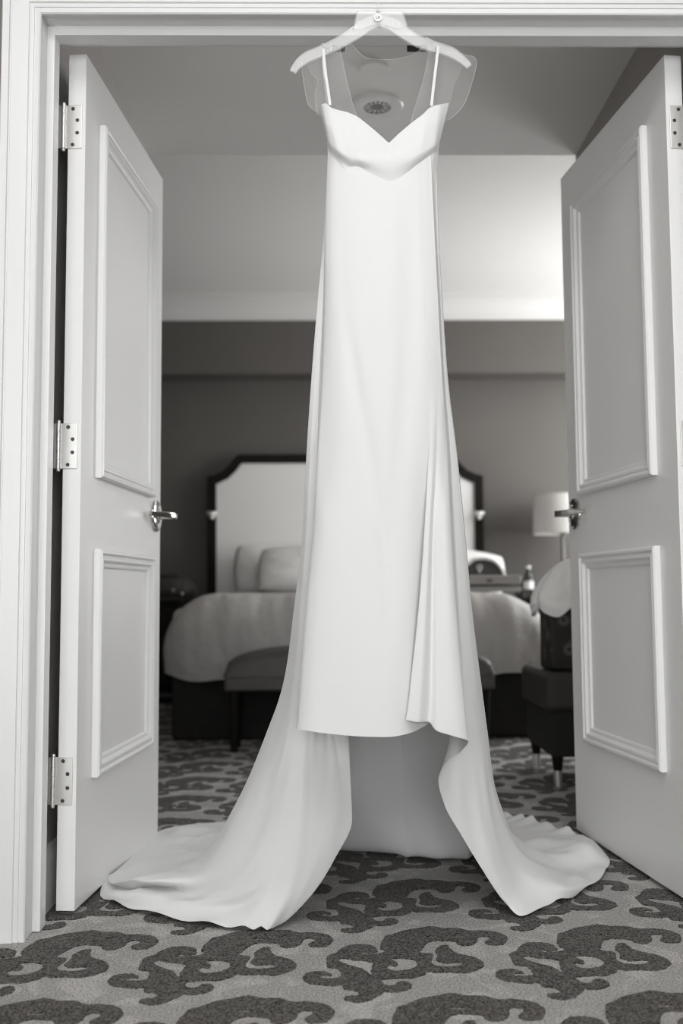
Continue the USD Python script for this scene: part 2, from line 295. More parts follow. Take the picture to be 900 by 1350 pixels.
# ---------------------------------------------------------------- doors
DY, DW, LW, AL, AR, TH, DZ0, DZ1 = 2.4901, 1.5726, .7872, .0868, .1102, .0462, .012, 2.142
def door(n, s, ang, label):
    base = np.array([s * DW / 2, DY, 0])
    d = np.array([-s * math.sin(ang), math.cos(ang), 0]); nn = np.array([-s * math.cos(ang), -math.sin(ang), 0])
    D = thing('door_%d' % n, base, math.atan2(d[1], d[0]), label, None, None, 'structure')
    T = np.eye(4); T[:3, 0], T[:3, 1], T[:3, 3] = d, nn, base     # local (u along the leaf, n through its thickness, z)
    def put(m):
        m = tm(m); m.apply_transform(T)
        if np.linalg.det(T[:3, :3]) < 0: m.invert()
        return m
    obj('door_leaf', put(rbox(0, LW, 0, TH, DZ0, DZ1, .0025, 8)), 'door', D)
    # raised picture-frame mouldings on the visible face
    prof = [(0, 0), (0, .014), (.004, .0185), (.010, .0195), (.014, .017), (.016, .013), (.019, .013), (.022, .0165), (.028, .0165), (.032, .011), (.036, .0075), (.040, .008), (.045, .0065), (.048, .002), (.048, 0)]
    for z0, z1 in ((1.066, 2.008), (.305, .882)):
        u0, u1 = .116, .664
        rails = [((u0, z0), (u1, z0)), ((u1, z0), (u1, z1)), ((u1, z1), (u0, z1)), ((u0, z1), (u0, z0))]
        pan = None
        for k in range(4):
            cs = [(u0, z0), (u1, z0), (u1, z1), (u0, z1)]; cen = np.array([(u0 + u1) / 2, (z0 + z1) / 2])
            V = []
            for c in (cs[k], cs[(k + 1) % 4]):
                sg = np.sign(cen - np.array(c))
                V += [(c[0] + sg[0] * w, TH + h, c[1] + sg[1] * w) for w, h in prof]
            m = loft_p(V, prof); obj('panel_moulding', put(m), 'door', D, 24)
    # hinges on the leaf's edge, barrel at the corner
    for zc in (1.949, 1.132, .318):
        hg = obj('hinge', put(rbox(-.003, .0005, -.004, .0375, zc - .057, zc + .057, .0015, 8)), 'nickel', D, label='satin nickel butt hinge')
        for k in range(5):
            a = zc - .057 + k * .0228
            obj('knuckle', put(trimesh.creation.cylinder(.0062, .0222, sections=20, transform=trimesh.transformations.translation_matrix((-.004, -.0095, a + .0114)))), 'nickel', hg)
        obj('plate', put(rbox(-.0055, -.003, -.030, -.006, zc - .056, zc + .056, .001, 8)), 'nickel', hg)
        obj('pin_tip', put(cat_(trimesh.creation.icosphere(2, .0052).apply_translation((-.004, -.0095, zc + .060)), trimesh.creation.icosphere(2, .0052).apply_translation((-.004, -.0095, zc - .060)))), 'nickel', hg)
        for v, dz in ((.014, .047), (.0255, .0165), (.0255, -.0165), (.014, -.047)):
            sc = trimesh.creation.torus(.0036, .0012, 20, 10); sc.apply_transform(trimesh.transformations.rotation_matrix(np.pi / 2, (0, 1, 0))); sc.apply_translation((-.0032, v, zc + dz))
            cy = trimesh.creation.cylinder(.0034, .002, sections=16); cy.apply_transform(trimesh.transformations.rotation_matrix(np.pi / 2, (0, 1, 0))); cy.apply_translation((-.0026, v, zc + dz))
            obj('screw', put(cat_(sc, cy)), 'screw', hg)
    # lever handle
    hz, hu = 1.012, .722
    rose = lathe([(0, 0), (.049, 0), (.0505, .003), (.0495, .007), (.043, .011), (.020, .0125), (.016, .017), (0, .017)], seg=48)
    rose.apply_transform(trimesh.transformations.rotation_matrix(-np.pi / 2, (1, 0, 0))); rose.apply_translation((hu, TH, hz))
    ro = obj('rosette', put(rose), 'chrome', D, label='chrome rosette of the door lever')
    neck = trimesh.creation.cylinder(.0105, .056, sections=24); neck.apply_transform(trimesh.transformations.rotation_matrix(np.pi / 2, (1, 0, 0))); neck.apply_translation((hu, TH + .036, hz))
    lp = PchipInterpolator(np.arange(5), np.array([(hu + .013, TH + .062), (hu - .012, TH + .064), (hu - .05, TH + .053), (hu - .088, TH + .032), (hu - .118, TH + .016)]))(np.linspace(0, 4, 28))
    lt = np.gradient(lp, axis=0); lt /= np.linalg.norm(lt, axis=1)[:, None]; ln = np.stack([-lt[:, 1], lt[:, 0]], 1)
    ca = np.arange(16) * 2 * np.pi / 16; LVv = []
    for i_ in range(28):
        hh = .0105 - .003 * i_ / 27
        ex = np.sign(np.cos(ca)) * np.abs(np.cos(ca)) ** .5 * .0058; ez = np.sign(np.sin(ca)) * np.abs(np.sin(ca)) ** .5 * hh
        LVv.append(np.stack([lp[i_, 0] + ln[i_, 0] * ex, lp[i_, 1] + ln[i_, 1] * ex, hz + ez], 1))
    LVv = np.array([np.repeat(LVv[0].mean(0)[None], 16, 0)] + LVv + [np.repeat(LVv[-1].mean(0)[None], 16, 0)])
    lev = grid(LVv, True); lev.fix_normals()
    obj('lever', put(cat_(neck, lev)), 'chrome', ro, label='curved chrome lever')
    obj('keyhole', put(trimesh.creation.icosphere(2, .0035).apply_translation((hu, TH + .0118, hz + .026))), 'chrome', ro)
    return D
def loft_p(V, prof):
    n = len(prof); V = np.array(V); Fc = []
    for k in range(n):
        a, b = k, (k + 1) % n; Fc += [(a, b, b + n), (a, b + n, a + n)]
    tri = trimesh.creation.triangulate_polygon(Polygon(prof), engine='earcut')[1] % n
    Fc += [tuple(t[::-1]) for t in tri] + [tuple(np.array(t) + n) for t in tri]
    m = trimesh.Trimesh(V, Fc, process=False); m.fix_normals(); return m
door(1, -1, AL, 'white two-panel door leaf swung open at the left jamb')
door(2, 1, AR, 'white two-panel door leaf swung open at the right jamb')

# ---------------------------------------------------------------- carpet pattern (woven in: dark cloud scrolls in a square repeat)
def fp(cx, cy): return G(645 + cx / 6.923, 1212 + cy / 6.923, 0)[:2]
def rg(pts, dx=0): return [tuple(fp(x + dx, y)) for x, y in pts]
D2 = 865.4
outer = rg([(612, 215), (620, 180), (612, 140), (690, 125), (760, 90), (830, 78)]) + rg([(0, 75), (60, 62), (110, 50), (190, 60), (240, 70), (330, 68), (400, 72), (490, 92), (560, 90), (640, 92), (720, 98), (800, 115), (860, 140), (888, 170), (880, 210), (840, 218), (740, 222), (700, 205), (690, 182), (725, 170), (700, 145), (620, 145), (605, 165), (625, 185), (600, 215), (545, 230), (470, 222), (440, 200), (400, 190), (330, 181), (240, 180), (180, 195), (162, 220), (155, 250), (130, 290), (200, 300), (275, 300), (292, 335), (288, 370), (312, 392), (380, 412), (470, 420), (570, 408), (595, 395), (560, 378), (490, 380), (440, 388), (380, 380), (320, 355), (330, 325), (300, 295), (278, 270), (290, 240), (330, 222), (375, 225), (400, 250), (440, 280), (540, 310), (640, 325), (710, 345), (770, 380), (798, 410), (770, 435), (700, 468), (640, 475), (540, 465), (440, 470), (370, 470), (312, 460), (290, 487), (240, 512), (180, 525), (90, 520), (0, 528)], D2) + rg([(780, 530), (800, 560), (850, 588)]) + rg([(35, 592), (70, 585), (78, 560), (110, 548), (170, 555), (215, 575), (235, 605), (190, 635), (110, 645), (60, 650), (0, 640)], D2) + rg([(860, 665), (820, 690), (760, 730), (690, 740), (620, 735), (570, 725), (530, 715), (530, 690), (570, 680), (640, 680), (655, 665), (610, 635), (550, 630), (490, 620), (445, 580), (400, 590), (340, 590), (230, 580), (130, 570), (60, 530), (48, 500), (70, 475), (150, 460), (220, 460), (280, 475), (320, 495), (300, 502), (210, 503), (215, 520), (300, 525), (390, 520), (402, 500), (380, 470), (350, 440), (290, 430), (230, 425), (205, 375), (180, 335), (195, 310), (250, 300), (255, 270), (300, 235), (350, 218), (450, 215), (540, 225), (590, 245), (622, 280), (600, 292), (540, 298), (490, 285), (472, 278), (478, 305), (560, 308), (640, 300), (690, 285), (665, 262), (640, 262)])
holes = [rg([(310, 345), (350, 340), (420, 355), (500, 360), (570, 365), (600, 380), (650, 375), (640, 410), (645, 450), (680, 500), (620, 465), (560, 435), (480, 420), (420, 400), (360, 385), (320, 370)]),
         rg([(745, 352), (820, 342), (925, 342), (1015, 360), (1047, 400), (1025, 435), (955, 450), (880, 458), (810, 447), (782, 425), (790, 408), (812, 405), (845, 415), (875, 408), (845, 375), (800, 362)]),
         rg([(115, 142), (290, 145), (288, 156), (125, 154)], D2), rg([(362, 136), (388, 116), (432, 110), (425, 120), (392, 126), (375, 140)], D2)]
def chaikin(p, it=2):
    p = np.array(p)
    for _ in range(it):
        q = np.roll(p, -1, 0); p = np.stack([p * .78 + q * .22, p * .22 + q * .78], 1).reshape(-1, 2)
    return p
motif = Polygon(chaikin(outer), [chaikin(h) for h in holes]).buffer(0)
motif = motif.buffer(-.0016).buffer(.0026).buffer(-.0010)
MX, MY = .3855, .388
def fuzz(g):
    ring = lambda c: np.asarray(Polygon(c).exterior.segmentize(.006).coords)
    def jit(c):
        c = ring(c)[:-1]; q = np.c_[c, np.zeros(len(c))] * 160
        return c + .0034 * np.stack([meshkit.noise(q, 3) - .5, meshkit.noise(q, 9) - .5], 1)
    return Polygon(jit(g.exterior), [jit(i) for i in g.interiors if len(i.coords) > 4]).buffer(0)
polys = []
for g in getattr(motif, 'geoms', [motif]):
    if g.area > 2e-4:
        h = fuzz(g); polys += list(getattr(h, 'geoms', [h]))
protos = [trimesh.creation.extrude_polygon(g, .0022, engine='earcut') for g in polys]
bounds = sbox(-2.85, YB, 2.85, YW).union(sbox(-HX, .9, HX, YB))
ms = []
for i in range(-9, 9):
    for j in range(-4, 16):
        o = (i * MX, j * MY)
        c = np.array(motif.centroid.coords[0]) + o
        if not (-2.6 < c[0] < 2.6 and .9 < c[1] < YW - .25): continue
        if 2.1 < c[1] < 4.0 and abs(c[0]) > 1.15: continue
        for m in protos:
            k = m.copy(); k.apply_translation((*o, 0)); ms.append(k)
obj('carpet_pattern', trimesh.util.concatenate(ms), 'carpet_dark', fl, False, 'dark cloud-scroll pattern woven into the carpet', kind='stuff')

# ---------------------------------------------------------------- vestibule ceiling fittings
c = G(497, 138, ZS)
def ell(x0, x1, py, z): return abs(G(x1, py, z)[0] - G(x0, py, z)[0]) / 2
R1 = ell(463, 532, 138, ZS)
dl = thing('downlight', (c[0], c[1], ZS), 0, 'round recessed ceiling downlight with a ribbed chrome reflector', 'ceiling light')
obj('trim_ring', lathe([(.0465, 0), (R1, 0), (R1, -.006), (R1 * .95, -.011), (R1 * .80, -.013), (.0470, -.011), (.0465, -.002), (.0465, 0)], (c[0], c[1], ZS), 56), 'plastic_white', dl)
aa = np.arange(180) * 2 * np.pi / 180
RF = np.array([[(c[0] + (r + dr_ * np.cos(aa_ * 18)) * math.cos(aa_), c[1] + (r + dr_ * np.cos(aa_ * 18)) * math.sin(aa_), ZS + z) for aa_ in aa] for r, z, dr_ in ((.0462, -.011, 0), (.0455, -.005, .0005), (.043, .012, .002), (.040, .030, .003), (.036, .050, .003), (.030, .062, .002))])
obj('reflector', grid(RF, True), 'screw', dl, 60, label='dark inner can')
fins = []
for k in range(14):
    b = bx(.024, .0455, -.0026, .0026, -.009, .035); b.apply_transform(trimesh.transformations.rotation_matrix(2 * np.pi * k / 14, (0, 0, 1))); b.apply_translation((c[0], c[1], ZS)); fins.append(b)
obj('fins', cat_(*fins), 'nickel', dl, False, 'chrome baffle fins', kind='stuff')
obj('lamp_face', lathe([(0, .055), (.034, .055), (.034, .066), (0, .066)], (c[0], c[1], ZS), 32), 'screw', dl)
c2 = G(493, 88, ZS); R2 = ell(473, 513, 88, ZS)
sd = thing('smoke_detector', (c2[0], c2[1], ZS), 0, 'flat round white disc cover on the ceiling in front of the downlight', 'smoke detector')
obj('cover', lathe([(0, 0), (R2 * .9, 0), (R2 * .9, -.004), (R2, -.005), (R2, -.012), (R2 * .95, -.015), (0, -.016)], (c2[0], c2[1], ZS), 48), 'ceil', sd)

# ---------------------------------------------------------------- the dress
dr = thing('wedding_dress', (0, 2.3, 0), 0, 'long white strapped wedding gown with a train, hung from the door head', 'dress')
LV = np.array([190, 300, 400, 500, 600, 700, 800, 900.])
def col(px8, ya, tail):
    """px at the levels LV, depth at levels 190, 500, 900, then tail points (world)"""
    yy = np.interp(LV, [190, 300, 500, 900], [ya[0], ya[0] * .6 + ya[1] * .4, ya[1], ya[2]])
    n = len(px8)
    return np.array([P(px8[k], LV[k], yy[k]) for k in range(n)] + list(tail))
def w(x, y, z=.006): return np.array([x, y, z])
K = [
 # back, centre
 col([503, 503, 503, 504, 506, 510, 516, 524], (2.315, 2.44, 2.72), [P(530, 1000, 2.80), P(534, 1080, 2.90), G(536, 1130, .012), w(.06, 3.2), w(.05, 3.52)]),
 # back, to the viewer's left
 col([478, 477, 475, 474, 473, 473, 473, 474], (2.312, 2.43, 2.69), [P(474, 1000, 2.79), P(470, 1080, 2.90), G(464, 1122, .012), w(-.12, 3.25), w(-.2, 3.50)]),
 col([458, 456, 453, 450, 447, 444, 441, 438], (2.305, 2.41, 2.62), [P(428, 1000, 2.70), P(410, 1060, 2.76), w(-.24, 3.03, .012), w(-.36, 3.25), w(-.42, 3.46)]),
 col([444, 441, 437, 433, 429, 425, 419, 410], (2.295, 2.39, 2.57), [P(385, 1000, 2.63), P(352, 1050, 2.72), w(-.43, 3.06, .012), w(-.55, 3.26, .008), w(-.60, 3.41)]),
 col([437, 433, 427, 421, 416, 410, 402, 390], (2.28, 2.36, 2.52), [P(355, 990, 2.56), P(324, 1044, 2.62), P(305, 1085, 2.72), G(300, 1101, .012), G(262, 1112, .008), w(-.60, 3.12, .008), G(206, 1098, .012)]),
 # the drop behind the standing fold
 col([433.5, 428.2, 419.8, 411.6, 405.2, 400.2, 389.5, 376], (2.27, 2.345, 2.49), [P(352, 975, 2.525), P(327, 1036, 2.57), P(304, 1083, 2.63), P(286, 1116, 2.70), G(268, 1134, .012), G(228, 1128, .008), G(171, 1132, .016)]),
 # left silhouette
 col([433, 427.5, 418.5, 410.5, 404, 399, 388, 374], (2.265, 2.33, 2.47), [P(350, 970, 2.50), P(325, 1032, 2.53), P(300, 1080, 2.56), P(278, 1118, 2.60), P(248, 1141, 2.63), P(214, 1153, 2.56), P(182, 1161, 2.545), G(148, 1152, .024)]),
 col([433, 428, 419.5, 412, 405.5, 400.5, 390.5, 378], (2.255, 2.31, 2.43), [P(356, 970, 2.455), P(332, 1032, 2.47), P(306, 1082, 2.485), P(284, 1122, 2.50), P(250, 1151, 2.54), P(205, 1165, 2.50), G(168, 1170, .036), G(137, 1160, .014)]),
 col([433, 428.2, 421, 413.5, 407, 402, 393, 382], (2.25, 2.30, 2.40), [P(364, 970, 2.42), P(343, 1032, 2.43), P(320, 1088, 2.44), P(296, 1134, 2.45), P(255, 1168, 2.49), P(205, 1180, 2.57), G(160, 1178, .03), G(132, 1180, .008)]),
 col([433, 428.4, 422, 415, 408.5, 403.5, 395.5, 386], (2.245, 2.29, 2.37), [P(372, 970, 2.39), P(356, 1040, 2.40), P(338, 1105, 2.405), P(310, 1158, 2.41), P(262, 1186, 2.46), G(205, 1193, .025), G(168, 1197, .008)]),
 col([433, 428.6, 423, 416.5, 410, 405.5, 398.5, 391], (2.242, 2.285, 2.355), [P(380, 970, 2.37), P(368, 1040, 2.38), P(356, 1110, 2.38), P(335, 1170, 2.38), P(300, 1200, 2.41), G(258, 1217, .008)]),
 col([433, 428.8, 424, 418, 412, 408, 402, 397], (2.24, 2.28, 2.345), [P(390, 970, 2.36), P(382, 1040, 2.365), P(373, 1110, 2.37), P(358, 1175, 2.37), G(322, 1225, .008)]),
 col([433, 429, 425, 419.5, 414, 410, 406, 403], (2.238, 2.275, 2.34), [P(400, 970, 2.355), P(396, 1040, 2.36), P(391, 1110, 2.365), P(380, 1170, 2.37), G(350, 1226, .008)]),
 # inner left edge climbs from the floor
 col([433, 429, 425.6, 420.5, 416, 412.5, 409.5, 409], (2.236, 2.272, 2.335), [P(410, 970, 2.36), P(410, 1040, 2.37), P(408, 1110, 2.375), P(398, 1165, 2.38), G(370, 1218, .012)]),
 col([433, 429, 426, 421.2, 418, 414.5, 413, 415], (2.235, 2.27, 2.34), [P(420, 970, 2.37), P(424, 1040, 2.38), P(424, 1105, 2.385), P(411, 1179, 2.40)]),
 col([433, 429, 426.4, 421.8, 419.5, 417, 417, 421], (2.234, 2.267, 2.34), [P(430, 970, 2.38), P(438, 1040, 2.39), P(440, 1090, 2.395), P(441, 1132, 2.41)]),
 col([433, 429, 426.6, 422.2, 421, 419, 420, 427], (2.233, 2.263, 2.34), [P(440, 970, 2.385), P(452, 1040, 2.405), P(464, 1079, 2.42)]),
 col([433, 429, 426.8, 422.8, 422, 421, 424, 432], (2.232, 2.26, 2.335), [P(448, 970, 2.385), P(461.5, 1022, 2.41)]),
 col([433, 429, 427, 423.6, 423, 424, 428, 436], (2.231, 2.256, 2.32), [P(448, 945, 2.36), P(459, 968, 2.39)]),
 col([433, 429, 427.4, 424.3, 423, 422, 420, 420], (2.229, 2.248, 2.28), [P(424, 945, 2.31), P(426, 957, 2.32)]),
 # front fold, left
 col([433, 429, 428, 424.5, 418.5, 412.5, 402.5, 395], (2.226, 2.23, 2.235), [P(391.5, 945, 2.235), P(390, 960, 2.236)]),
 col([440, 437, 437, 435, 430, 425, 417, 411], (2.212, 2.205, 2.205), [P(408, 945, 2.205), P(406, 963.5, 2.205)]),
 col([458, 456, 458, 457, 455, 451, 446, 442], (2.203, 2.195, 2.192), [P(440, 945, 2.192), P(439, 968, 2.192)]),
 col([482, 481, 483, 484, 484, 482, 480, 478], (2.198, 2.192, 2.185), [P(477, 945, 2.185), P(477, 971, 2.185)]),
 col([507, 507, 508, 510, 511, 511, 511, 511], (2.197, 2.188, 2.186), [P(511, 945, 2.187), P(511, 971.5, 2.188)]),
 col([530, 532, 534, 537, 539, 540, 540, 539], (2.199, 2.195, 2.20), [P(539, 945, 2.205), P(539, 966.5, 2.207)]),
 col([546, 550, 555, 560, 561, 559, 557, 556], (2.205, 2.205, 2.235), [P(556, 940, 2.24), P(556, 958.5, 2.242)]),
 # pleat: valley, edge, crest, valley
 col([550, 555, 560, 565, 568, 567, 566, 565], (2.208, 2.212, 2.25), [P(564.5, 940, 2.255), P(564, 953, 2.256)]),
 col([553, 558, 564, 570, 565, 559, 551.5, 540.5], (2.206, 2.204, 2.19), [P(535.8, 940, 2.19), P(534.3, 948.5, 2.19)]),
 col([556, 562, 567.5, 573, 570, 565, 560, 554], (2.205, 2.20, 2.177), [P(550, 940, 2.176), P(549, 951.5, 2.176)]),
 col([559, 565, 571, 576, 575, 571, 569, 567.5], (2.208, 2.208, 2.212), [P(566, 940, 2.214), P(564.5, 951.5, 2.215)]),
 col([561, 567.5, 573, 578, 579, 577, 576, 576], (2.207, 2.205, 2.198), [P(576, 945, 2.197), P(575, 963, 2.197)]),
 col([564, 570, 575.5, 580, 584, 586, 589, 592], (2.21, 2.21, 2.195), [P(595, 945, 2.193), P(596, 970, 2.193)]),
 col([567, 572, 577, 582, 589, 594.6, 601, 609.5], (2.215, 2.22, 2.218), [P(614, 945, 2.218), P(617, 978, 2.218)]),
 # turned under, inner right edge
 col([568, 572.5, 577.5, 583, 589.5, 594.5, 600, 607], (2.222, 2.235, 2.26), [P(609, 945, 2.275), P(608, 990, 2.28)]),
 col([569, 573, 578, 583.5, 589, 592, 594, 597], (2.228, 2.25, 2.30), [P(598, 950, 2.32), P(589, 1003, 2.325)]),
 col([570, 573.5, 578.6, 584, 590, 593, 596, 599], (2.232, 2.26, 2.325), [P(594, 965, 2.345), P(577.5, 1028, 2.36)]),
 col([571, 574, 579, 584.5, 591, 595, 599, 603], (2.236, 2.27, 2.345), [P(602, 970, 2.365), P(592, 1030, 2.38), P(586, 1062, 2.385)]),
 col([572, 574.5, 579.6, 585.5, 593, 598, 603, 609], (2.24, 2.28, 2.36), [P(611, 970, 2.38), P(608, 1040, 2.395), P(609, 1103, 2.405)]),
 col([573, 575, 580.2, 586.5, 595, 602, 608, 615], (2.244, 2.288, 2.372), [P(620, 970, 2.395), P(621, 1040, 2.41), P(624, 1100, 2.42), P(634, 1144, 2.425)]),
 col([573.5, 575.6, 580.8, 587.5, 597, 605.5, 613, 621], (2.25, 2.297, 2.385), [P(628, 970, 2.41), P(632, 1040, 2.425), P(641, 1110, 2.43), P(664, 1188, 2.445)]),
 col([574, 576.2, 581.4, 588.3, 599, 608, 616.5, 626], (2.255, 2.305, 2.40), [P(634, 970, 2.43), P(641, 1045, 2.44), P(655, 1120, 2.455), P(674, 1180, 2.46), G(687, 1207.5, .008)]),
 col([574.4, 576.8, 582, 589, 600.5, 610, 619, 629.5], (2.26, 2.315, 2.42), [P(638, 970, 2.45), P(647, 1050, 2.465), P(665, 1120, 2.485), P(692, 1165, 2.51), G(717, 1195, .012)]),
 # right silhouette
 col([574.8, 577.2, 582.6, 589.6, 601.6, 611.6, 620.6, 632.3], (2.265, 2.325, 2.44), [P(641, 970, 2.48), P(650.5, 1040, 2.51), P(661, 1075, 2.525), P(672, 1100, 2.54), P(690, 1127, 2.57), P(722, 1147, 2.63), G(748, 1172, .035), G(759, 1181, .008)]),
 col([575, 577.4, 583, 590, 602, 612, 621, 633], (2.272, 2.335, 2.46), [P(642, 970, 2.51), P(651.5, 1040, 2.56), P(663.5, 1073, 2.59), P(675, 1101, 2.62), P(695, 1128, 2.67), P(735, 1143, 2.74), P(775, 1145, 2.82), G(798, 1150, .010)]),
 col([574.5, 577, 582.5, 589.5, 600.5, 610, 618, 628], (2.285, 2.355, 2.51), [P(637, 980, 2.57), P(648, 1045, 2.63), P(668, 1090, 2.69), P(695, 1113, 2.77), P(735, 1128, 2.83), G(775, 1117, .045), G(801, 1130, .012)]),
 col([571, 573.5, 578, 584, 592, 600, 608, 616], (2.298, 2.38, 2.56), [P(625, 990, 2.63), P(640, 1055, 2.70), P(665, 1098, 2.79), w(.42, 2.92, .012), G(745, 1112, .04), G(782, 1108, .016)]),
 col([561, 562, 566, 570, 576, 583, 590, 597], (2.306, 2.40, 2.61), [P(607, 990, 2.69), P(620, 1060, 2.79), P(632, 1112, 2.90), w(.36, 3.06, .008), w(.50, 3.16, .012), G(746, 1097, .014)]),
 col([546, 547, 549, 552, 556, 561, 567, 574], (2.311, 2.42, 2.65), [P(585, 1000, 2.75), P(597, 1070, 2.85), G(615, 1134, .012), w(.34, 3.2, .008), G(703, 1083, .012)]),
 col([526, 526, 527, 528, 531, 535, 541, 549], (2.314, 2.435, 2.69), [P(560, 1000, 2.78), P(568, 1075, 2.89), G(577, 1133, .012), w(.22, 3.22, .008), G(668, 1076, .012)]),
]
for k_ in list(range(5, 21)) + list(range(34, 44)):     # the sides turn back gently while the gown is narrow
    for l_ in range(8):
        v_ = CM @ (K[k_][l_] - CO); px_ = 450 + F * v_[0] / v_[1]
        K[k_][l_] = P(px_, LV[l_], 2.222 + (K[k_][l_][1] - 2.222) * [.45, .45, .5, .55, .65, .78, .9, 1][l_])
for ks_, r_ in ((range(5, 15), 11), (range(38, 44), 40)):
    for l_ in range(8):
        for k_ in ks_:
            if k_ == r_: continue
            v_ = CM @ (K[k_][l_] - CO); px_ = 450 + F * v_[0] / v_[1]
            K[k_][l_] = P(px_, LV[l_], K[r_][l_][1] + (K[k_][l_][1] - K[r_][l_][1]) * [.3, .3, .3, .3, .35, .4, .55, .8][l_])
for k_ in range(21, 34):                               # above the pleats the front hangs as one smooth curve
    for l_ in range(5):
        px_ = 450 + F * ((CM @ (K[k_][l_] - CO))[0] / (CM @ (K[k_][l_] - CO))[1]); t_ = abs(px_ - 503) / 78
        yn = [2.197, 2.194, 2.191, 2.188, 2.187][l_] + [.026, .028, .03, .034, .036][l_] * t_ ** 3.2
        K[k_][l_] = P(px_, LV[l_], yn * (1 - .25 * (l_ == 4)) + .25 * (l_ == 4) * K[k_][l_][1])
for k_ in (29, 30, 31, 32):                            # softened pleat
    for l_ in range(5, len(K[k_])):
        v_ = CM @ (K[k_][l_] - CO); K[k_][l_] = P(450 + F * v_[0] / v_[1], 675 - F * v_[2] / v_[1], 2.2 + (K[k_][l_][1] - 2.2) * .6)
K.append(K[0].copy())
NV, SU = 150, 9
rows = []
for c_ in K:
    dd = np.r_[0, np.cumsum(np.linalg.norm(np.diff(c_, axis=0), axis=1))]
    rows.append(PchipInterpolator(dd / dd[-1], c_, axis=0)(np.linspace(0, 1, NV)))
rows = np.array(rows)                                  # columns, NV, 3
uu = np.arange(len(K))
SK = PchipInterpolator(uu, rows, axis=0)(np.linspace(0, len(K) - 1, (len(K) - 1) * SU + 1))
SK = np.swapaxes(SK, 0, 1)                             # NV, columns, 3
SK = smoothgrid(SK, 5)
un = np.linspace(0, len(K) - 1, SK.shape[1])
vn = np.linspace(0, 1, NV)[:, None]
# scalloped hem where the train lies behind on the right, soft ruffles along the left front hem
wr = np.clip((un - (len(K) - 4.7)) / .5, 0, 1) * np.clip((len(K) - 1.5 - un) / .5, 0, 1) * (.8 + .2 * np.sin(un * 5.1 + 1))
SK[:, :, 2] += np.clip((vn - .955) / .045, 0, 1) ** 1.5 * wr * .021 * (.5 + .5 * np.sin(un * 2 * np.pi * 1.9 + .6 * np.sin(un * 3)))
wl = np.clip((un - 8) / .6, 0, 1) * np.clip((12.5 - un) / .6, 0, 1) + np.clip((un - 42) / .4, 0, 1) * np.clip((44.5 - un) / .5, 0, 1)
SK[:, :, 2] += np.clip((vn - .965) / .035, 0, 1) ** 1.5 * wl * .008 * (.5 + .5 * np.sin(un * 2 * np.pi * 1.3))
# creases where the cloth lies in loose folds on the floor
low = np.clip((.10 - SK[:, :, 2]) / .08, 0, 1) * np.clip((vn - .72) / .1, 0, 1) * np.clip((.99 - vn) / .03, 0, 1)
q = np.stack([SK[:, :, 0] * 7, SK[:, :, 1] * 11, SK[:, :, 0] * 0], -1)
SK[:, :, 2] += low * .022 * np.clip((meshkit.fbm(q, 3, 4) - .42) * 3, 0, 1)
SK[:, :, 2] = np.maximum(SK[:, :, 2], .0045)
# slow soft undulations of hanging crepe
q = np.stack([SK[:, :, 0] * 9, SK[:, :, 2] * 1.3, SK[:, :, 0] * 0], -1)
SK[:, :, 1] += .010 * (meshkit.fbm(q, 2, 11) - .5) * np.clip(vn * 4, 0, 1) * np.clip((SK[:, :, 2] - .1) * 5, 0, 1)
vv_ = (SK - CO) @ CM.T; pxs, pys = 450 + F * vv_[:, :, 0] / vv_[:, :, 1], 675 - F * vv_[:, :, 2] / vv_[:, :, 1]
front = np.clip((un - 21.5) / 1, 0, 1) * np.clip((26.5 - un) / 1, 0, 1)
for ln_, dep, wd_ in (([(270, 438), (400, 449), (500, 468), (600, 487), (700, 503), (800, 512)], .0050, 10), ([(270, 534), (400, 540), (500, 536), (600, 524), (700, 516), (800, 512)], .0042, 14), ([(300, 490), (500, 512), (620, 517)], -.003, 16)):
    a_ = np.array(ln_, float)
    SK[:, :, 1] += front * dep * np.exp(-((pxs - np.interp(pys, a_[:, 0], a_[:, 1])) / wd_) ** 2) * np.clip((pys - a_[0, 0] + 20) / 90, 0, 1) * np.clip((a_[-1, 0] + 60 - pys) / 150, 0, 1)
obj('skirt', cloth(SK, .0014), 'dress', dr, 70, label='long white crepe skirt with short front hem and floor train')

# bodice: draped sweetheart front
nx = np.array([421, 424.5, 429, 436.5, 445, 457, 470, 490, 512.5, 530, 545, 557, 566, 578, 591.])
ny = np.array([140, 137.5, 136.5, 142, 145, 148, 153.5, 169, 189, 172.5, 160, 151, 142.5, 138, 136])
bxx = np.array([431.5, 434, 439, 445, 452, 461, 470, 490, 512.5, 530, 543, 554, 563, 572, 578.5])
by = np.array([186, 189, 193.5, 197.5, 201.5, 204.5, 205, 209.5, 213, 210, 206.5, 201.5, 197.5, 193, 190.])
s0 = np.linspace(0, 1, len(nx)); su = np.sort(np.r_[np.linspace(0, 1, 89), 8 / 14])
def split(xs, k):
    return np.where(su <= s0[k], PchipInterpolator(s0[:k + 1], xs[:k + 1])(np.minimum(su, s0[k])), PchipInterpolator(s0[k:], xs[k:])(np.maximum(su, s0[k])))
Nx, Ny = split(nx, 8), split(ny, 8)
Bx, By = PchipInterpolator(s0, bxx)(su), PchipInterpolator(s0, by)(su)
NB = 84
BD = np.zeros((NB, 90, 3))
def skirt_front(s): return np.interp(s, [0, .06, .2, .35, .5, .65, .8, .94, 1], [2.236, 2.214, 2.203, 2.198, 2.197, 2.199, 2.206, 2.216, 2.236])
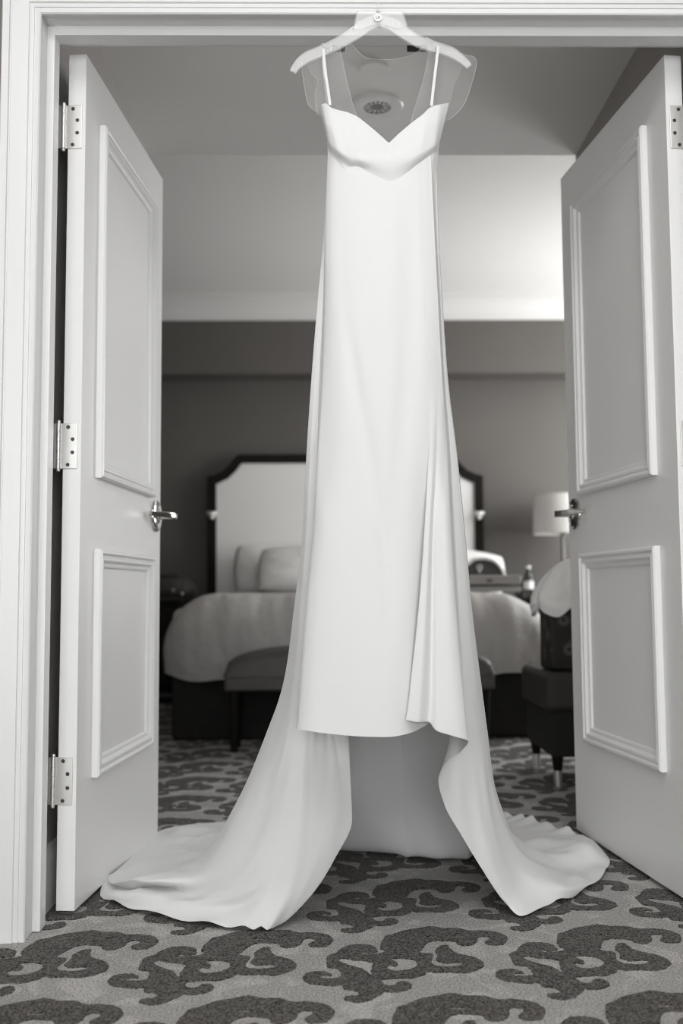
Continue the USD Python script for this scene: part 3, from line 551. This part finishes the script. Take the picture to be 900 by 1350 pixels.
for j in range(NB):
    v = j / (NB - 1)
    for i in range(90):
        s = su[i]; e = (abs(s - .5) * 2) ** 6
        t = min(v / .58, 1); k = max(0, v - .58) / .42
        x_, y_ = Nx[i] + (Bx[i] - Nx[i]) * t, Ny[i] + (By[i] - Ny[i]) * t
        xb = np.interp(s, [0, 1], [433.5, 573.5])
        y_ += k * 78; x_ += (xb - x_) * min(1, k * 1.6)
        base = skirt_front(s)
        L = np.interp(s, [0, .12, .3, .5, .57, .7, .85, 1], [8, 16, 20, 27, 33, 26, 18, 8])
        top = .0125 * (1 - .8 * e) + .004 * (math.exp(-((s - .24) / .12) ** 2) + math.exp(-((s - .80) / .12) ** 2))
        if k == 0: y = base - .0015 - top * math.sin(t * np.pi / 2) ** 1.3
        else:
            f_k = min(1, k * 78 / L)
            y = base - .0015 * (1 - k) + .0012 * max(0, k - .8) * 5 - top * (.5 + .5 * math.cos(f_k * np.pi))
        q1, q2 = Nx[i] * 0 + x_, y_
        y += .0075 * math.exp(-((q1 - 470) / 8) ** 2 - ((q2 - 221) / 4.5) ** 2) - .0055 * math.exp(-((q1 - 478) / 8) ** 2 - ((q2 - 212) / 5) ** 2)
        dl_ = (q2 - (231 + (q1 - 538) * -.94)) / 1.4          # the crease running up to the right arm-hole
        y += .0028 * math.exp(-(dl_ / 3) ** 2) * (1 if 530 < q1 < 576 else 0) * min(1, max(0, (q1 - 530) / 10))
        y += .005 * (meshkit.fbm(np.array([s * 5, v * 3.5, 0]), 2, 5) - .5) * (1 - k)
        BD[j, i] = P(x_, y_, y)
BD = smoothgrid(BD, 5)
obj('bodice', cloth(BD, .0016), 'dress', dr, 70, label='draped sweetheart bodice')
def ribbon(pts, wd, th):
    pts = np.asarray(pts); tt = np.gradient(pts, axis=0); tt /= np.linalg.norm(tt, axis=1)[:, None]
    sd_ = np.cross(tt, [0, 1, 0]); sd_ /= np.linalg.norm(sd_, axis=1)[:, None]
    return cloth(np.stack([pts - sd_ * wd / 2, pts, pts + sd_ * wd / 2], 1), th)
HY = 2.236       # the hanger's plane
for pts in ([(435, 139, 2.207), (432.5, 120, 2.212), (429.5, 100, 2.216), (427, 78, 2.219), (426, 66, 2.222)],
            [(568.5, 140, 2.207), (570.5, 120, 2.212), (573.5, 95, 2.216), (576, 74, 2.219), (577, 63, 2.222)]):
    front = [P(*p) for p in pts]
    top = front[-1]
    s_ = 1 if pts[0][0] > 500 else -1
    back = [top + np.array([0, .006, .007]), top + np.array([0, .014, .009]), top + np.array([0, .023, .006]), top + np.array([0, .030, -.008]), top + np.array([-s_ * .01, .055, -.11]), P(pts[0][0] - s_ * 8, 205, 2.305)]
    obj('strap', ribbon(PchipInterpolator(np.arange(len(front) + len(back)), np.array(front + back), axis=0)(np.linspace(0, len(front) + len(back) - 1, 80)), .0062, .0016), 'dress', dr, 60, label='thin white shoulder strap')
# sheer tulle: shoulders falling over the hanger, and the illusion back
def sheet(left, right, n=40, m=24, wob=.004, seed=1):
    L = PchipInterpolator(np.linspace(0, 1, len(left)), np.array([P(*p) for p in left]), axis=0)(np.linspace(0, 1, n))
    R = PchipInterpolator(np.linspace(0, 1, len(right)), np.array([P(*p) for p in right]), axis=0)(np.linspace(0, 1, n))
    t = np.linspace(0, 1, m)[None, :, None]
    V = L[:, None] * (1 - t) + R[:, None] * t
    q = V * 16
    V[:, :, 1] += wob * (meshkit.fbm(q, 2, seed) - .5) * 2
    return V
def tulle(V):
    p = obj('tulle', cloth(V, .0006), 'tulle', dr, 60, label='sheer tulle panel')
    obj('binding', tube(V[:, 0], .0009, 6), 'tulle_edge', p); obj('binding', tube(V[:, -1], .0009, 6), 'tulle_edge', p)
    return p
tulle(sheet([(397, 82, 2.255), (399, 100, 2.25), (402, 120, 2.245), (406, 137, 2.24), (420, 148, 2.235)],
            [(447, 62, 2.245), (452, 82, 2.235), (458, 112, 2.225), (465, 138, 2.22), (472, 156, 2.218)], seed=2))
tulle(sheet([(404, 80, 2.262), (410, 96, 2.265), (419, 107, 2.262), (415, 125, 2.26), (418, 150, 2.255)],
            [(440, 66, 2.252), (452, 90, 2.256), (460, 120, 2.26), (468, 150, 2.26), (474, 175, 2.26)], seed=5))
tulle(sheet([(569, 62, 2.245), (564, 82, 2.235), (556, 112, 2.225), (548, 138, 2.22), (540, 165, 2.218)],
            [(620, 74, 2.255), (628, 83, 2.255), (621, 112, 2.25), (610, 140, 2.245), (590, 158, 2.24)], seed=3))
tulle(sheet([(566, 62, 2.252), (562, 84, 2.256), (556, 115, 2.26), (548, 140, 2.26), (540, 170, 2.26)],
            [(610, 78, 2.262), (606, 96, 2.265), (598, 112, 2.262), (594, 130, 2.26), (588, 150, 2.255)], seed=6))
# illusion back: scooped upper edge
tb = np.array([(430, 66), (447, 60), (462, 58), (470, 66), (480, 74.5), (492, 78), (510, 78.5), (527, 76.5), (542, 73), (552, 67), (560, 61), (572, 62), (586, 68)])
st_ = np.linspace(0, 1, len(tb)); ts = np.linspace(0, 1, 60)
TX, TY = PchipInterpolator(st_, tb[:, 0])(ts), PchipInterpolator(st_, tb[:, 1])(ts)
bb = np.linspace(440, 566, 60)
TV = np.array([[P(TX[i] + (bb[i] - TX[i]) * v, TY[i] + (222 - TY[i]) * v, 2.262 + .045 * v) for i in range(60)] for v in np.linspace(0, 1, 30)])
pt = obj('tulle', cloth(TV, .0006), 'tulle', dr, 60, label='sheer tulle back panel')
obj('binding', tube(TV[0], .0009, 6), 'tulle_edge', pt)

# ---------------------------------------------------------------- the hanger
hg = thing('clothes_hanger', P(497, 40, HY), 0, 'clear plastic dress hanger hooked over the door head', 'hanger')
def arm(side):
    if side < 0: c_ = [(500, 27, 9), (484, 33, 9), (466, 45, 8.5), (448, 56, 8), (425, 67, 7.5), (404, 76, 7), (392, 86, 5.5), (386, 95, 4.2)]
    else: c_ = [(497, 27, 9), (515, 32, 9), (532, 43, 8.5), (550, 54, 8), (572, 62, 7.5), (594, 69, 7), (609, 79, 5.5), (618, 88, 4.2)]
    a = np.array(c_, float); a = PchipInterpolator(np.arange(len(a)), a)(np.linspace(0, len(a) - 1, 60))
    pts = np.array([P(x, y, HY) for x, y, r in a])
    tt = np.gradient(pts, axis=0); tt /= np.linalg.norm(tt, axis=1)[:, None]; nrm = np.stack([-tt[:, 2], 0 * tt[:, 0], tt[:, 0]], 1)
    k = HY / F
    V = []
    for s_, dy in ((1, -.0035), (1.0, .0035), (-1.0, .0035), (-1, -.0035)):
        V.append(pts + nrm * (a[:, 2] * k * s_)[:, None] + np.array([0, dy, 0]))
    V = np.stack(V + [V[0]], 1)
    g = grid(V)
    n = len(pts); q = [(0, 1, 2), (0, 2, 3)]; e = (n - 1) * 5
    g.faces = np.vstack([g.faces, q, [(e + x, e + z, e + y) for x, y, z in q]])
    g.fix_normals(); return g
hb = obj('arm', arm(-1), 'hanger', hg); obj('arm', arm(1), 'hanger', hg)
def hp(pxs): return Polygon([(P(x, y, HY)[0], P(x, y, HY)[2]) for x, y in pxs])
plate = hp([(471, 14.5), (530, 14.5), (536, 34), (528, 38), (516, 36), (508, 33.5), (498, 32.5), (488, 34.5), (478, 38), (466, 39)])
obj('plate', prism(plate, (0, HY - .0025, 0), (1, 0, 0), (0, 0, 1), (0, 1, 0), .005), 'hanger', hg)
def line(a, b, r=.0016): return tube([P(a[0], a[1], HY - .003), P(b[0], b[1], HY - .003)], r, 8)
obj('rib', cat_(line((471, 15), (465, 39)), line((530, 15), (538, 37)), line((471, 15), (530, 15))), 'hanger', hg)
for px, py, dx in ((428, 60, 1), (565, 52, 1)):
    obj('strap_notch', tube([P(px - 4, py - 2, HY - .004), P(px, py, HY - .005), P(px + 6, py + 3.5, HY - .004)], .0032, 10), 'hanger', hg)
bc = P(498, 23, HY - .0045)
but = lathe([(0, 0), (.0098, 0), (.0105, .0012), (.0098, .0028), (.0080, .0034), (0, .0030)], seg=36)
but.apply_transform(trimesh.transformations.rotation_matrix(np.pi / 2, (1, 0, 0))); but.apply_translation(bc + [0, .002, 0])
bt = obj('size_button', but, 'plastic_white', hg, label='round white size button')
tx = meshkit.text_mesh('LA', .0062, .0006, True); tx.apply_translation((-tx.bounds[:, 0].mean(), -tx.bounds[:, 1].mean(), 0)); tx.apply_transform(trimesh.transformations.rotation_matrix(np.pi / 2, (1, 0, 0))); tx.apply_translation(bc + [0, -.0012, 0])
obj('lettering', tx, 'print', bt)
h0 = P(498, 16, HY)
ctop = HEAD + .083
hk = [h0, h0 + [0, .000, .03], [h0[0], HY, ctop - .01], [h0[0], HY + .004, ctop + .010], [h0[0], HY + .03, ctop + .026], [h0[0], HY + .062, ctop + .018], [h0[0], HY + .0715, ctop + .0095]]
hk = PchipInterpolator(np.arange(len(hk)), np.array(hk, float), axis=0)(np.linspace(0, len(hk) - 1, 50))
obj('hook', tube(hk, .0022, 12), 'hanger', hg, label='clear hook')
obj('collar', tube([h0 + [0, 0, -.001], h0 + [0, 0, .010]], [.0055, .0035], 14), 'hanger', hg)

# ---------------------------------------------------------------- the bed
bed = thing('bed', (0.02, 6.5, 0), 0, 'king bed with a cream upholstered headboard in a scalloped black frame', 'bed')
YBF = 5.36
obj('base', rbox(-.95, .985, YBF, 7.55, 0, .46, .03), 'skirt', bed, label='black skirted bed base')
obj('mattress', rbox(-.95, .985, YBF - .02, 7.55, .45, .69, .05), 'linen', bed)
def hb_outline(dx, dz):
    """headboard outline in (x, z) at y = 7.6; dx: frame inset"""
    def q(px, py): p = P(px, py, 7.6); return (p[0], p[2])
    half = [(273.5, 860), (273.5, 629), (284, 626.5), (294, 621.5), (302, 614), (308, 606), (312, 601), (318, 599.5)]
    pts = [q(*h) for h in half]
    cx_ = (q(273.5, 700)[0] + q(637, 700)[0]) / 2
    return Polygon(pts + [(2 * cx_ - x, z) for x, z in reversed(pts)])
ho = hb_outline(0, 0); hi = ho.buffer(-.066, join_style=2)
hi = hi.union(sbox(hi.bounds[0], ho.bounds[1], hi.bounds[2], hi.bounds[1] + .02))
obj('headboard_frame', prism(ho.difference(hi), (0, 7.585, 0), (1, 0, 0), (0, 0, 1), (0, 1, 0), .075), 'ebony', bed, label='black scalloped headboard frame')
obj('headboard_panel', prism(hi, (0, 7.60, 0), (1, 0, 0), (0, 0, 1), (0, 1, 0), .055), 'panel', bed, label='cream upholstered headboard panel')
for px in (279, 631.5):
    c_ = P(px, 679, 7.57)
    parts = [trimesh.creation.icosphere(2, .019).apply_scale((1, .6, 1)).apply_translation(c_ + o) for o in ((-.020, 0, .012), (.020, 0, .012), (0, 0, -.018), (0, -.006, .010))]
    parts.append(rbox(c_[0] - .010, c_[0] + .010, c_[1], 7.59, c_[2] - .036, c_[2] + .004, .006))
    obj('ornament', cat_(*parts), 'nickel', bed, label='small silver ornament on the headboard post')
for hx in (-1.02, 1.0): obj('headboard_leg', bx(hx, hx + .06, 7.585, 7.66, 0, .45), 'ebony', bed)
# duvet: a plump quilt hanging over the foot and the sides
def duvet():
    nx_, nt = 150, 120
    x0, x1, ztop = -.985, 1.04, .750
    V = np.zeros((nt, nx_, 3))
    sx = np.linspace(0, 1, nx_)
    # profile from the head across the top then down the foot
    for j, t in enumerate(np.linspace(0, 1, nt)):
        for i, s in enumerate(sx):
            x = x0 + (x1 - x0) * s
            if t < .62: y, z = 7.15 - (7.15 - 5.40) * t / .62, ztop
            else:
                a = (t - .62) / .38; r = .15
                L = .15 * np.pi / 2
                tot = L + .255
                d = a * tot
                if d < L: y, z = 5.40 - r * math.sin(d / r), ztop - r * (1 - math.cos(d / r))
                else: y, z = 5.40 - r + .05 * ((d - L) / .255) ** 2, ztop - r - (d - L)
            V[j, i] = x, y, z
    return V
V = duvet()
# round the sides over: fold the outermost columns downwards
S = np.linspace(-1, 1, V.shape[1])
xc, hw = (V[0, 0, 0] + V[0, -1, 0]) / 2, (V[0, -1, 0] - V[0, 0, 0]) / 2
for i, s in enumerate(S):
    e = max(0, abs(s) - .72) / .28
    sg = np.sign(s)
    drop = .30 * (1 - math.cos(e * np.pi / 2)) if e < 1 else .30
    top = np.clip((V[:, i, 2] - .40) / .37, 0, 1)
    V[:, i, 0] = xc + sg * (hw * (abs(s) if e == 0 else .72 + .28 * math.sin(e * np.pi / 2)))
    V[:, i, 2] -= drop * top * (1.0) * np.where(V[:, i, 2] > .0, 1, 0) * .95
    V[:, i, 1] += np.where(np.arange(len(V)) > .62 * len(V), .16 * e ** 2, 0)
V[:, :, 2] += .024 * (meshkit.fbm(V * 5, 3, 2) - .5)
V[:, :, 1] -= .05 * (meshkit.fbm(np.stack([V[:, :, 0] * 11, V[:, :, 2] * 3, 0 * V[:, :, 0]], -1), 3, 8) - .45)
xs_ = V[:, :, 0]
low_ = np.clip((.62 - V[:, :, 2]) / .25, 0, 1)
V[:, :, 2] -= low_ * (.03 * np.exp(-((xs_ + .62) / .22) ** 2) - .045 * np.exp(-((xs_ - .30) / .20) ** 2) - .01 * np.sin(xs_ * 17))
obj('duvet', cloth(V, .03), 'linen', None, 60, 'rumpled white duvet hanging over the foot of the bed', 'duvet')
def pillow(name, c_, sz, tilt, rz, label, seed, group=None, roll=0):
    n = 40
    u, v = np.meshgrid(np.linspace(-1, 1, n), np.linspace(-1, 1, n))
    prof = np.maximum(0, (1 - np.abs(u) ** 2.6) * (1 - np.abs(v) ** 2.6)) ** .45
    pinch = 1 - .07 * (np.abs(u) ** 2) * (np.abs(v) ** 2)
    X, Z = u * sz[0] / 2 * pinch, v * sz[1] / 2 * pinch
    nz = .02 * (meshkit.fbm(np.stack([u * 2.5, v * 2.5, 0 * u], -1), 3, seed) - .5)
    A = np.stack([X, -prof * (sz[2] / 2 + nz), Z], -1); B = np.stack([X, prof * (sz[2] / 2 + nz), Z], -1)
    ga, gb = grid(A), grid(B); gb.invert(); m = cat_(ga, gb); m.merge_vertices(digits_vertex=5); m.fix_normals()
    m.apply_transform(trimesh.transformations.rotation_matrix(roll, (0, 1, 0))); m.apply_transform(trimesh.transformations.rotation_matrix(-tilt, (1, 0, 0))); m.apply_transform(trimesh.transformations.rotation_matrix(rz, (0, 0, 1))); m.apply_translation(c_)
    return obj(name, m, 'pillow', None, 70, label, 'pillow', group=group)
pillow('bed_pillow', (-.44, 7.40, .945), (.74, .40, .16), math.radians(24), .03, 'white pillow leaning on the headboard, the rear one left of the gown', 1)
pillow('bed_pillow', (-.26, 7.12, .942), (.72, .38, .19), math.radians(38), -.05, 'plump white pillow lying in front at the left of the gown', 2)
pillow('bed_pillow', (.78, 7.26, .925), (.74, .34, .22), math.radians(28), .05, 'white pillow behind the black bag at the right of the gown', 3, roll=.16)

# black rounded bag and grey case on the bed, right of the gown
yb = 6.25
bo = [P(x, y, yb) for x, y in ((612, 783), (612, 752), (618, 744), (627, 738.5), (637, 737.5), (648, 740), (657, 747), (663, 757), (666, 770), (666, 783))]
bp = Polygon([(p[0], p[2]) for p in bo]).buffer(.004)
zb = .774
bg = thing('rounded_bag', (bo[4][0], yb, zb), 0, 'black half-moon bag with a pale rim and silver emblem, standing behind the grey case', 'bag')
obj('body', prism(bp.intersection(sbox(-9, zb, 9, 9)), (0, yb, 0), (1, 0, 0), (0, 0, 1), (0, 1, 0), .14), 'boxdark', bg, 40)
rim = [P(x, y, yb - .004) for x, y in ((611, 752), (617, 743), (627, 737), (637, 736), (649, 738.5), (658, 745.5), (664, 756), (667, 768))]
obj('rim', tube(PchipInterpolator(np.arange(8), np.array(rim), axis=0)(np.linspace(0, 7, 40)), .009, 10), 'pillow', bg, label='pale rim')
ec = P(632, 748, yb - .006)
obj('emblem', cat_(trimesh.creation.torus(.014, .004, 20, 8).apply_transform(trimesh.transformations.rotation_matrix(np.pi / 2, (1, 0, 0))).apply_translation(ec), rbox(ec[0] - .004, ec[0] + .004, yb - .010, yb, ec[2] - .034, ec[2] - .012, .002)), 'nickel', bg, label='silver emblem')
yc = 5.62
a, b = P(596, 783, yc), P(687, 758, yc)
zc0 = .772
cs = thing('grey_case', ((a[0] + b[0]) / 2, yc, zc0), 0, 'flat grey box with a dark slot lying at the foot of the bed', 'box')
obj('body', rbox(a[0], b[0], yc, yc + .34, zc0 + .036, b[2], .008), 'boxgrey', cs)
obj('base', rbox(a[0] + .006, b[0] - .05, yc + .004, yc + .33, zc0 + .022, zc0 + .035, .004), 'boxdark', cs)
obj('tray', rbox(a[0], b[0], yc, yc + .34, zc0 - .004, zc0 + .024, .006), 'boxgrey', cs)
l0 = P(645, 765.5, yc)
obj('slot', rbox(l0[0] - .016, l0[0] + .016, yc - .002, yc + .004, l0[2] - .007, l0[2] + .007, .002), 'boxdark', cs)

# bench at the foot of the bed
y0, y1 = 4.93, 5.19
a, b = P(294, 912, y0), P(653, 880, y0)
x0, x1 = a[0], b[0]
zt, zm, zb_ = P(380, 853, y0)[2], P(300, 893, y0)[2], a[2]
bn = thing('bench', ((x0 + x1) / 2, (y0 + y1) / 2, 0), 0, 'long grey leather bench at the foot of the bed', 'bench')
u, v = np.meshgrid(np.linspace(-1, 1, 60), np.linspace(-1, 1, 24))
dome = (np.maximum(0, 1 - np.abs(u) ** 3.5) ** .35) * (np.maximum(0, 1 - np.abs(v) ** 4) ** .4)
CV = np.stack([(x0 + x1) / 2 + u * (x1 - x0) / 2, (y0 + y1) / 2 + v * (y1 - y0) / 2, zm + (zt - zm) * dome], -1)
cu = cat_(cloth(CV, .008)); obj('cushion', cu, 'leather', bn, 60, label='domed grey leather cushion')
obj('apron', rbox(x0 + .004, x1 - .004, y0 + .006, y1 - .006, zb_, zm + .006, .012), 'leather', bn)
for lx in (x0 + .05, x1 - .05):
    for ly in (y0 + .05, y1 - .05):
        obj('leg', m3.Manifold.cylinder(zb_ + .004, .018, .03, 20).translate((lx, ly, 0)), 'ebony', bn)

# nightstands, lamp and what stands on them
def nightstand(x0, x1, label):
    n = thing('nightstand', ((x0 + x1) / 2, 7.4, 0), 0, label, 'nightstand')
    obj('carcass', rbox(x0, x1, 7.12, 7.64, .08, .70, .008), 'ebony', n)
    obj('top', rbox(x0 - .015, x1 + .015, 7.10, 7.65, .70, .73, .006), 'ebony', n)
    for z in (.12, .41):
        d_ = obj('drawer', rbox(x0 + .03, x1 - .03, 7.108, 7.13, z, z + .26, .005), 'ebony', n)
        obj('knob', trimesh.creation.icosphere(2, .014).apply_translation(((x0 + x1) / 2, 7.098, z + .13)), 'nickel', d_)
    for lx in (x0 + .03, x1 - .03):
        for ly in (7.16, 7.6): obj('leg', bx(lx - .02, lx + .02, ly - .02, ly + .02, 0, .082), 'ebony', n)
nightstand(-1.72, -1.16, 'black nightstand at the left side of the bed')
nightstand(1.16, 1.78, 'black nightstand under the lamp at the right side of the bed')
lc = P(741, 700, 7.36)
z0_, z1_ = P(741, 704, 7.36)[2], P(741, 653, 7.36)[2]
lr = abs(P(703, 700, 7.36)[0] - lc[0])
lm = thing('table_lamp', (lc[0], 7.36, .73), 0, 'table lamp with a white drum shade on a thin metal stem', 'lamp')
obj('base', lathe([(0, 0), (.085, 0), (.085, .012), (.03, .022), (.012, .035), (0, .035)], (lc[0], 7.36, .73)), 'nickel', lm)
obj('stem', trimesh.creation.cylinder(.014, z1_ - .80, sections=20).apply_translation((lc[0], 7.36, .75 + (z1_ - .80) / 2)), 'stem', lm, label='thin metal stem')
obj('lamp_shade', lathe([(lr, z0_), (lr * .95, z1_), (lr * .95 - .004, z1_), (lr - .004, z0_), (lr, z0_)], (lc[0], 7.36, 0), 56), 'shade', lm, label='white drum shade')
obj('spider', cat_(*[tube([(lc[0], 7.36, z1_ - .04), (lc[0] + .95 * lr * math.cos(k * 2.094), 7.36 + .95 * lr * math.sin(k * 2.094), z1_ - .015)], .003, 6) for k in range(3)]), 'nickel', lm)
b0 = P(697, 781, 7.25)
bo_ = thing('water_bottle', (b0[0], 7.25, .73), 0, 'clear bottle with a pale label on the right nightstand', 'bottle')
hb_ = P(697, 746, 7.25)[2] - .73
obj('body', lathe([(0, 0), (.030, 0), (.033, .006), (.033, hb_ * .60), (.028, hb_ * .72), (.014, hb_ * .85), (.013, hb_ * .93), (0, hb_ * .93)], (b0[0], 7.25, .73), 28), 'bottle', bo_)
obj('label', lathe([(.0335, hb_ * .25), (.0345, hb_ * .25), (.0345, hb_ * .5), (.0335, hb_ * .5)], (b0[0], 7.25, .73), 28), 'plastic_white', bo_, label='pale label')
obj('cap', lathe([(0, hb_ * .92), (.016, hb_ * .92), (.016, hb_), (0, hb_)], (b0[0], 7.25, .73), 20), 'plastic_white', bo_)
g0 = P(680, 775, 7.3)
gl = obj('drinking_glass', lathe([(0, 0), (.030, 0), (.036, .12), (.034, .12), (.028, .006), (0, .006)], (g0[0] + .02, 7.3, .731), 28), 'bottle', None, 32, 'clear drinking glass beside the bottle on the right nightstand', 'glass')
# black handbag and phone case on the left nightstand
hb2 = P(223, 790, 7.2)
hb3 = thing('handbag', (hb2[0], 7.3, .73), 0, 'black handbag with small metal studs on the left nightstand', 'bag')
BGm = trimesh.creation.icosphere(3, 1).apply_scale((.20, .12, .10)); BGm.vertices[:, 2] = np.maximum(BGm.vertices[:, 2], -.045)
BGm.vertices += .02 * (meshkit.fbm(BGm.vertices * 12, 2, 3)[:, None] - .5); BGm.apply_translation((hb2[0] - .02, 7.32, .795))
obj('body', BGm, 'leather_dark', hb3, 60)
for q_ in ((232, 792), (240, 783), (228, 778)):
    p_ = P(*q_, 7.19); obj('stud', trimesh.creation.icosphere(2, .010).apply_translation(p_), 'nickel', hb3)
obj('handle', tube([(hb2[0] - .14, 7.3, .83), (hb2[0] - .10, 7.28, .90), (hb2[0] + .04, 7.28, .90), (hb2[0] + .09, 7.3, .83)], .009, 8), 'leather_dark', hb3)

# upholstered stool at the right with a tote bag
sy = 3.98
a = P(719, 887, sy); zt = a[2]; x0 = a[0] ; x1 = x0 + .62
zm, zl = P(722, 940, sy)[2], P(724, 1000, sy)[2]
ch = thing('upholstered_stool', ((x0 + x1) / 2, sy + .25, 0), 0, 'dark upholstered stool behind the right door leaf', 'stool')
obj('seat', rbox(x0, x1, sy, sy + .52, zm, zt, .03), 'leather_dark', ch, label='dark grey seat cushion')
obj('frame', rbox(x0 + .02, x1 - .02, sy + .015, sy + .505, zl, zm + .004, .012), 'skirt', ch)
for lx in (x0 + .05, x1 - .05):
    for ly in (sy + .05, sy + .46):
        lg = obj('leg', m3.Manifold.cylinder(zl - .06, .017, .024, 20).translate((lx, ly, .062)), 'ebony', ch)
        obj('foot_cap', m3.Manifold.cylinder(.064, .016, .0175, 20).translate((lx, ly, .001)), 'nickel', lg, label='metal foot cap')
ty = sy + .05
a, b = P(724, 886, ty), P(724, 792, ty)
M['tote'] = usdkit.material(stage, LK + 'floral_tote', {
    'g': ('geometry', {}), 'v': ('voronoi_texture', {'scale': 13.0, 'feature': 'f1'}),
    'n': ('noise_texture', {'scale': 30.0}), 'r': ('rgb_ramp', {'ramp': [(0, (.01, .01, .01)), (.10, (.012, .011, .010)), (.14, (.10, .095, .09)), (.30, (.05, .047, .044)), (.38, (.012, .011, .010)), (1, (.010, .009, .008))]}),
    'p': ('principled_bsdf', {'roughness': .7})}, [('g.position', 'v.vector'), ('v.distance', 'r.fac'), ('r.color', 'p.base_color')], surface='p.BSDF')
tt_ = thing('tote_bag', (a[0] + .2, ty + .1, zt), 0, 'black floral tote bag standing on the dark stool', 'bag')
TB = tm(rbox(a[0], a[0] + .40, ty, ty + .18, zt + .001, b[2], .02).refine_to_length(.03)); TB.vertices += .010 * (meshkit.fbm(TB.vertices * 9, 2, 4)[:, None] - .5) * [1, 1, .2]
obj('body', TB, 'tote', tt_, 50)
h_ = [P(739, 800, ty - .008), P(738, 786, ty - .012), P(741, 772, ty - .006), P(760, 764, ty), P(778, 772, ty - .006), P(781, 786, ty - .012), P(780, 800, ty - .008)]
obj('handle', tube(PchipInterpolator(np.arange(7), np.array(h_), axis=0)(np.linspace(0, 6, 40)), .007, 8), 'black', tt_)
# white cloth heaped in the tote
n = 64
th_, ph_ = np.meshgrid(np.linspace(0, 2 * np.pi, n), np.linspace(0, 1, 32))
cc = P(760, 770, ty + .09)
rad = .03 + .135 * np.sin(np.minimum(ph_ * 1.9, 1.75))
rad = rad * (1 + .16 * np.sin(th_ * 5 + 1) * ph_ + .10 * np.sin(th_ * 9) * ph_)
zz = P(745, 737, ty + .06)[2] - .205 * ph_ ** 1.25 - .03 * np.sin(th_ * 5 + .4) * ph_
CL = np.stack([cc[0] - .005 + rad * np.cos(th_) * 1.0, ty + .09 + rad * np.sin(th_) * .85, zz], -1)
CL += .05 * (meshkit.fbm(CL * 11, 3, 6)[..., None] - .5) * [1, 1, .5]
top = np.repeat(CL[:1].mean(1, keepdims=True), n, 1)
obj('folded_cloth', cloth(np.concatenate([top + [0, 0, .004], CL]), .004), 'cloth', None, 60, 'crumpled white cloth spilling out of the floral tote bag', 'cloth')
# pale slipper on the floor by the bed
p_ = G(722, 969, 0)
sl = thing('slipper', (p_[0], p_[1], 0), 0, 'pale slipper lying on the carpet beside the bed', 'slipper')
s_m = trimesh.creation.icosphere(3, 1).apply_scale((.045, .12, .012)); s_m.apply_translation((p_[0], p_[1] + .08, .014)); obj('sole', s_m, 'pillow', sl)
s_u = trimesh.creation.icosphere(3, 1).apply_scale((.043, .065, .035)); s_u.vertices[:, 2] = np.maximum(s_u.vertices[:, 2], 0); s_u.apply_translation((p_[0], p_[1] + .02, .020)); obj('upper', s_u, 'pillow', sl)
